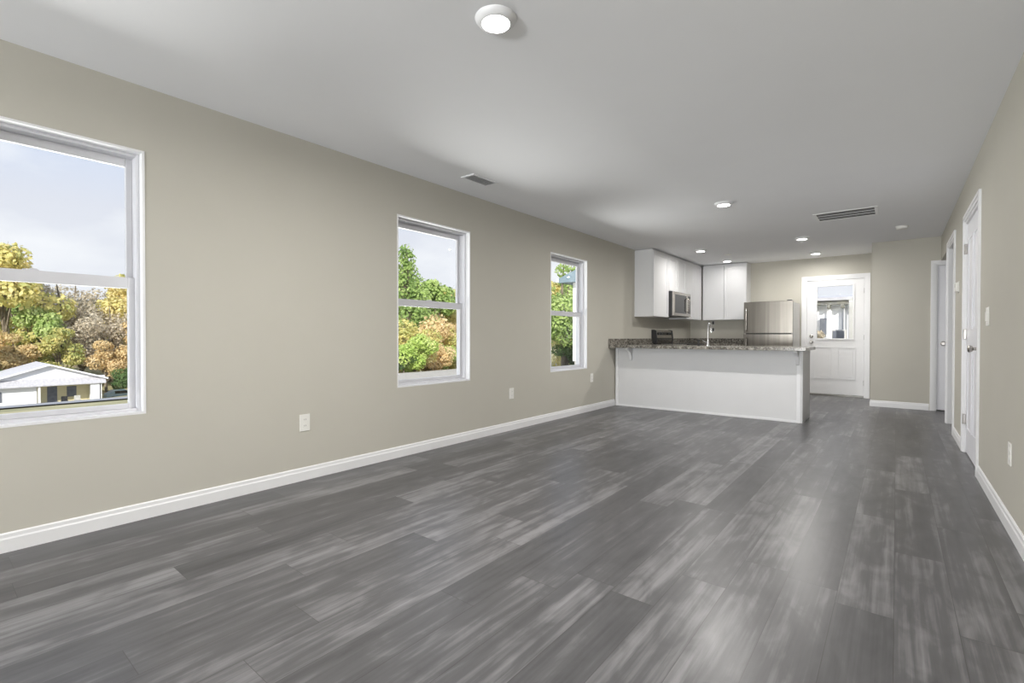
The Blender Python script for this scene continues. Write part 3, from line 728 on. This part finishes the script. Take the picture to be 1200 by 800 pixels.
def drape(w, xs_, ys_, dz):
    f_ = lambda x, y: gz(x, y)+(0 if x > -45 else .25*math.sin(x*.7+y*.31))+dz
    g2 = [[w.bm.verts.new((x, y, f_(x, y))) for y in ys_] for x in xs_]
    for i in range(len(xs_)-1):
        for k in range(len(ys_)-1): w.bm.faces.new((g2[i][k], g2[i+1][k], g2[i+1][k+1], g2[i][k+1]))
w = MB(); drape(w, [-76, -66, -58, -50, -40, -32], [-20, -10, 0, 10, 20], .07)
struct(w.build('road', 'asphalt'), 'grey paved yard and road in front of the distant white house', 'road')

w = MB(); drape(w, [-32, -26, -20, -14.5], [10, 20, 30, 40, 50, 60, 70], .05)
struct(w.build('path', 'gravel'), 'pale gravel drive beyond the bushes', 'path')

# distant white gabled house
HX, G0 = -80.0, -7.72
c = empty('house', (HX, 10.3, G0)); tag(c, 'small white gabled house with a covered porch seen through the left window', 'house')
yL, yR, yPk = 5.2, 15.0, 10.25
zE, zPk = G0+3.45, G0+5.25
w = MB(); w.box(HX-9, HX, yL, 9.2, G0, zE); w.box(HX-9, HX-1.8, 9.2, yR, G0, zE)
w.build('house_walls', 'siding_white', c)
MB().box(HX-1.8, HX-1.72, 9.22, 14.4, G0+.3, G0+2.85).build('porch_wall', 'siding_cream', c)
MB().prism([(yL-.1, zE), (yR+.1, zE), (yPk, zPk-.12)], 0, HX-.05, HX+.02).build('gable', 'siding_white', c)
w = MB(); w.prism([(yL-.7, zE-.14), (yPk, zPk), (yPk, zPk+.14), (yL-.7, zE+.0)], 0, HX-9.5, HX+.5)
w.prism([(yR+.7, zE-.14), (yPk, zPk), (yPk, zPk+.14), (yR+.7, zE+.0)], 0, HX-9.5, HX+.5); w.build('roof', 'roof_shingle', c)
w = MB(); w.prism([(yL-.75, zE-.22), (yPk, zPk-.06), (yPk, zPk+.14), (yL-.75, zE-.02)], 0, HX+.5, HX+.56)
w.prism([(yR+.75, zE-.22), (yPk, zPk-.06), (yPk, zPk+.14), (yR+.75, zE-.02)], 0, HX+.5, HX+.56)
w.build('fascia', 'trim_white', c)
# shed roof over the porch front, sloping towards the viewer
MB().prism([(HX+.7, G0+2.75), (HX+.7, G0+2.87), (HX-.1, G0+3.75), (HX-.1, G0+3.62)], 1, 4.6, yR+.5).build('porch_roof', 'roof_shingle', c)
MB().box(HX-1.8, HX+.6, 9.2, yR+.2, G0, G0+.3).build('porch_floor', 'concrete', c)
for y in (9.35, 14.1, 15.0): MB().box(HX+.3, HX+.5, y-.1, y+.1, G0+.3, G0+2.8).build('porch_post', 'trim_white', c)
MB().box(HX-1.3, HX+.5, 14.2, 15.0, G0+.3, G0+2.8).build('porch_bay', 'siding_white', c)
MB().box(HX-1.72, HX-1.66, 10.3, 11.2, G0+.32, G0+2.5).build('house_door', 'curtain_dark', c)
MB().box(HX-1.72, HX-1.66, 12.1, 13.0, G0+1.1, G0+2.4).build('house_window', 'curtain_dark', c)
MB().box(HX, HX+.05, 5.5, 6.3, G0+1.1, G0+2.3).build('house_window', 'curtain_dark', c)
# porch furniture and a vehicle
def porch_chair(y, label, mat):
    c = empty('porch_chair', (HX-.3, y, G0+.3)); tag(c, label, 'chair', 'chairs on the distant porch')
    x = HX-.3
    MB().box(x-.28, x+.28, y-.3, y+.3, G0+.68, G0+.75).build('seat', mat, c); MB().box(x-.30, x-.24, y-.3, y+.3, G0+.75, G0+1.3).build('backrest', mat, c)
    for a in (-.25, .25):
        for b_ in (-.26, .26): MB().box(x+a-.03, x+a+.03, y+b_-.03, y+b_+.03, G0+.3, G0+.68).build('leg', mat, c)
porch_chair(11.7, 'dark chair on the distant porch, left of the pale one', 'dark_plastic')
porch_chair(12.9, 'pale chair on the distant porch, right of the dark one', 'concrete')
c = empty('parked_car', (-83, 17.6, G0)); tag(c, 'grey-green parked car beside the right end of the distant house', 'car')
cz = G0
w = MB(); w.prism([(16.1, cz+.35), (19.6, cz+.35), (19.7, cz+.8), (19.0, cz+.95), (18.3, cz+1.42), (16.9, cz+1.42), (16.15, cz+.95)], 0, -84, -82.3); w.build('car_body', 'car_paint', c, bevel=.05)
MB().prism([(17.0, cz+.98), (18.75, cz+.98), (18.2, cz+1.36), (17.0, cz+1.36)], 0, -84.02, -82.28).build('car_window', 'black_glass', c)
for y in (16.8, 18.9):
    for x in (-84.0, -82.5): MB().cyl((x, y, cz+.33), 0, [(0, .33), (.22, .33)], 20).build('wheel', 'dark_plastic', c)

# neighbouring white building seen at the edge of the far window
c = empty('neighbour_house', (-7, 20, -.6)); tag(c, 'white sided house corner with a grey eave at the edge of the far window', 'house')
MB().box(-10.16, -4.6, 16.6, 24, .05, 3.35).build('house_walls', 'siding_white', c)
MB().box(-10.11, -4.6, 16.65, 24, -.7, .05).build('foundation', 'concrete', c)
MB().prism([(-10.65, 3.2), (-4.0, 3.2), (-4.0, 3.42), (-7.3, 4.6), (-10.65, 3.38)], 1, 16.3, 24.5).build('roof', 'roof_blue', c)
MB().box(-10.75, -10.64, 16.3, 24.5, 3.22, 3.36).build('gutter', 'trim_white', c)
MB().box(-9.3, -8.4, 16.55, 16.6, 1.1, 2.5).build('house_window', 'curtain_dark', c)

# building seen through the back door glass
c = empty('outbuilding', (-1.4, 14.5, -.4)); tag(c, 'white outbuilding with a dark eave and upright boards seen through the back door glass', 'building')
w = MB(); w.box(-3.2, 1.5, 14.3, 17, -.5, 1.95); w.build('outbuilding_walls', 'siding_white', c)
w = MB()
for k in range(16): w.box(-3.1+k*.29, -3.02+k*.29, 14.24, 14.3, -.4, 1.85)
w.build('board_siding', 'siding_white', c)
MB().box(-3.4, 1.7, 14.10, 14.3, 1.83, 1.93).build('eave', 'roof_dark', c)
for k in range(9):
    MB().box(-2.46+k*.28, -2.39+k*.28, 14.08, 14.24, 1.74, 1.83).build('rafter_tail', 'roof_dark', c)
MB().prism([(14.05, 1.93), (14.05, 2.0), (15.6, 2.15), (17.2, 2.0), (17.2, 1.93)], 0, -3.5, 1.8).build('roof', 'roof_shingle', c)
MB().box(-1.50, -1.36, 14.22, 14.26, 1.1, 1.5).build('dark_window', 'curtain_dark', c)
for x, t_ in ((-1.02, .012), (-.90, .012)): MB().box(x-t_, x+t_, 14.2, 14.24, .6, 1.8).build('board_gap', 'curtain_dark', c)
MB().box(-.80, -.73, 12.6, 12.68, -.4, 1.86).build('post', 'concrete', c)
c = empty('air_conditioner', (-.98, 13.0, -.5)); tag(c, 'grey outdoor unit in front of the white outbuilding behind the back door glass', 'air conditioner')
MB().box(-1.13, -.88, 12.9, 13.3, -.42, 1.20).build('housing', 'concrete', c, bevel=.02)
MB().box(-1.11, -.90, 12.88, 12.9, .8, 1.17).build('fan_grille', 'curtain_dark', c)

# ---- vegetation: real crowns of small leaf faces
def crown_mesh(name, blobs, nleaf, size, mat, seed, flat=.8):
    rnd = random.Random(seed); verts = []; faces = []
    tot = sum(b_[3]**2 for b_ in blobs)
    for (bx, by, bz, br) in blobs:
        kN = int(nleaf*br*br/tot)
        for _ in range(kN):
            while True:
                p = Vector((rnd.uniform(-1, 1), rnd.uniform(-1, 1), rnd.uniform(-1, 1)))
                if .01 < p.length <= 1: break
            p = p.normalized()*(p.length**.35)*br*rnd.uniform(.82, 1.08); p.z *= flat
            ctr = Vector((bx, by, bz))+p
            nn = (p.normalized()+Vector((rnd.uniform(-.9, .9), rnd.uniform(-.9, .9), rnd.uniform(-.6, 1.1)))).normalized()
            a = nn.orthogonal().normalized(); a.rotate(Matrix.Rotation(rnd.uniform(0, 6.28), 3, nn)); c_ = nn.cross(a)
            s_ = size*rnd.uniform(.6, 1.3); i = len(verts)
            verts += [ctr+a*s_*.5, ctr+c_*s_*.32+nn*s_*.06, ctr-a*s_*.5, ctr-c_*s_*.32-nn*s_*.05]
            faces.append((i, i+1, i+2, i+3))
    me = bpy.data.meshes.new(name); me.from_pydata([tuple(v) for v in verts], [], faces); me.materials.append(MATS[mat])
    return me
def tree_proto(h, spread, nblob, nleaf, leaf, seed, bush=False, bare=.0, cone=False):
    rnd = random.Random(seed); blobs = []; tips = []
    for k in range(nblob):
        if cone:
            t_ = k/(nblob-1); z = h*(.14+.80*t_); r_ = spread*(1-t_)*.55
            a = k*2.4; b_ = (math.cos(a)*r_, math.sin(a)*r_, z, spread*(.55-.40*t_))
        else:
            a = rnd.uniform(0, 6.28); rr = spread*rnd.uniform(.1, .68); z = h*rnd.uniform(.16 if bush else .30, .86)
            k_ = 1-abs(z/h-.52)*.9
            b_ = (math.cos(a)*rr*k_, math.sin(a)*rr*k_, z, spread*rnd.uniform(.26, .44)*(k_ if not bush else 1))
        blobs.append(b_); tips.append(b_)
    return blobs, tips
PROTO = {}
def proto(key, h, spread, nblob, nleaf, leaf, mat, seed, name, **kw):
    blobs, tips = tree_proto(h, spread, nblob, nleaf, leaf, seed, **kw)
    r_ = empty(name, (0, 0, 0)); rnd = random.Random(seed+1)
    w = MB(); tr_ = h*.016+.04
    w.tube([(0, 0, -.4), (.02*h*rnd.uniform(-1, 1), 0, h*.3), (.03*h*rnd.uniform(-1, 1), .02*h, h*.62), (0, 0, h*.9)], [tr_*1.3, tr_, tr_*.6, tr_*.15], 8)
    for (bx, by, bz, br) in tips:
        z0 = bz*.5; w.tube([(0, 0, z0), (bx*.5, by*.5, (z0+bz)*.5+.02*h), (bx, by, bz)], [tr_*.45, tr_*.28, tr_*.08], 5)
        for _ in range(3):
            d_ = Vector((rnd.uniform(-1, 1), rnd.uniform(-1, 1), rnd.uniform(-.2, 1)))*br*.9
            w.tube([(bx*.7, by*.7, bz*.85), (bx+d_.x, by+d_.y, bz+d_.z)], [tr_*.16, tr_*.03], 4)
    w.build('branches' if 'bush' in name else 'trunk', 'bark', r_)
    me = crown_mesh('foliage', blobs, nleaf, leaf, mat, seed+2)
    o = bpy.data.objects.new('foliage', me); COL.objects.link(o); o.parent = r_
    PROTO[key] = [r_, False]
def plant(key, x, y, label, cat, s=1.0, rz=0, z=None, group=None):
    p, used = PROTO[key]
    o = copy_tree(p) if used else p
    PROTO[key][1] = True
    o.location = (x, y, (gz(x, y) if z is None else z)); o.scale = (s, s, s); o.rotation_euler = (0, 0, rz)
    tag(o, label, cat, group)
proto('green', 12, 4.6, 16, 6500, .42, 'leaf_green', 11, 'leafy_tree')
proto('yellow', 13, 5.0, 17, 6500, .42, 'leaf_yellow', 21, 'yellow_tree')
proto('orange', 12, 4.8, 16, 6000, .42, 'leaf_orange', 31, 'orange_tree')
proto('tan', 12, 5.0, 17, 4200, .34, 'leaf_tan', 41, 'thinning_tree')
proto('cone', 13, 4.6, 22, 9000, .36, 'leaf_green', 51, 'conical_tree', cone=True)
proto('bright', 3.2, 2.3, 10, 5000, .20, 'leaf_bright', 61, 'green_bush', bush=True)
proto('ybush', 3.4, 2.6, 10, 4500, .20, 'leaf_yellow', 71, 'yellow_bush', bush=True)
proto('obush', 3.0, 2.4, 10, 4500, .20, 'leaf_orange', 81, 'orange_bush', bush=True)
proto('dbush', 2.2, 1.7, 8, 3500, .16, 'leaf_dark', 91, 'dark_bush', bush=True)
proto('sbush', 1.65, .42, 8, 2500, .06, 'leaf_tan', 95, 'small_bush', bush=True)
proto('near', 6.5, 2.9, 15, 7000, .20, 'leaf_green', 101, 'slender_tree')

TG = 'wooded hillside trees outside the windows'
# window 1: behind the house. world (x, y) rays fan out from the camera
w1 = [('yellow', -100, 8.2, 1.72, 'tall yellow-green tree at the far left of the left window'),
      ('green', -91, 5.0, .85, 'bright green tree left of the distant white house'),
      ('tan', -104, 14.2, 1.50, 'tall thinning tree breaking the skyline left of centre in the left window'),
      ('green', -98, 11.0, 1.10, 'mid green tree behind the left roof slope'),
      ('tan', -97, 16.0, 1.10, 'bare-branched tan tree directly above the house roof peak'),
      ('tan', -100, 20.0, 1.15, 'pale tan tree right of the roof peak, left window'),
      ('orange', -94, 22.5, .95, 'orange tree right of the distant white house'),
      ('yellow', -106, 23.5, 1.42, 'tall yellow tree at the right side of the left window'),
      ('orange', -98, 27.0, 1.15, 'orange-tan tree at the right end of the left window'),
      ('yellow', -94, 13.2, .78, 'golden tree just above the roof peak'),
      ('orange', -95, 8.5, .80, 'orange tree behind the left roof slope'),
      ('orange', -93, 18.2, .68, 'low orange-tan tree behind the right roof slope'),
      ('tan', -116, 18.5, 1.45, 'tan tree behind, in the dip of the skyline of the left window'),
      ('yellow', -120, 27, 1.45, 'pale yellow tree rising behind at the right of the left window'),
      ('green', -118, 11, 1.45, 'green tree behind the tall yellow one, left window'),
      ('dbush', -89, 20.2, 1.6, 'dark bush beside the parked car'),
      ('dbush', -90, 24.0, 2.1, 'dark evergreen bush at the right end of the left window')]
# window 2
w2 = [('cone', -41, 33.0, 1.08, 'tall pointed green tree at the left side of the middle window'),
      ('green', -45, 39.0, 1.02, 'rounded green tree next to the pointed one in the middle window'),
      ('yellow', -47, 45, .90, 'yellow-green tree at the right of the middle window'),
      ('orange', -54, 55, .80, 'orange tree at the far right of the middle window'),
      ('tan', -62, 62, 1.12, 'bare grey-brown tree on the skyline of the middle window'),
      ('ybush', -34, 27.2, 1.45, 'yellow bush low at the left of the middle window'),
      ('bright', -31.5, 26.3, 1.12, 'bright green feathery bush low in the middle window'),
      ('obush', -36, 31.2, 1.65, 'tall orange bush behind the bright green one'),
      ('ybush', -37, 34.2, 1.45, 'tall yellow-green bush behind the orange one, centre of the middle window'),
      ('bright', -34, 31.6, .95, 'green bush low at the lower right of the middle window'),
      ('obush', -33, 30.0, .8, 'small orange bush near the gravel drive between the two green ones'),
      ('obush', -37, 37.5, 1.4, 'orange bush at the right edge of the middle window'),
      ('dbush', -31.2, 24.9, .8, 'small dark bush at the foot of the yellow bush, left')]
w2 += [('green', -50, 40.0, 1.15, 'green tree behind the pointed tree, left half of the middle window'),
      ('yellow', -56, 50, .86, 'yellow tree behind the hedge line, right half of the middle window'),
      ('orange', -44, 43, .55, 'orange-brown tree above the right-hand bushes of the middle window'),
      ('tan', -50, 47, .70, 'tan brush behind the right-hand bushes of the middle window')]
w3 = [('near', -15, 23.5, 1.05, 'slender green tree filling the left of the far window'),
      ('near', -19, 31, 1.15, 'slender green tree behind, seen at the centre of the far window'),
      ('green', -26, 43, .85, 'broad green tree in the background of the far window'),
      ('ybush', -17, 27.5, .70, 'yellow bush low at the left of the far window'),
      ('dbush', -14.8, 23.6, .75, 'dark green bush low at the right of the far window'),
      ('yellow', -34, 52, .85, 'pale yellow tree deep in the background of the far window')]
k = 0
for key, x, y, s_, lb in w1+w2+w3:
    k += 1
    plant(key, x, y, lb, 'bush' if 'bush' in key else 'tree', s_, rz=k*1.7, group=None)
plant('sbush', -1.48, 12.6, 'pale brown bush low at the left of the back door glass', 'bush', 1.0, 1.0, z=-.35)
plant('sbush', -.62, 12.3, 'pale brown bush low at the right of the back door glass', 'bush', .98, 2.0, z=-.35)
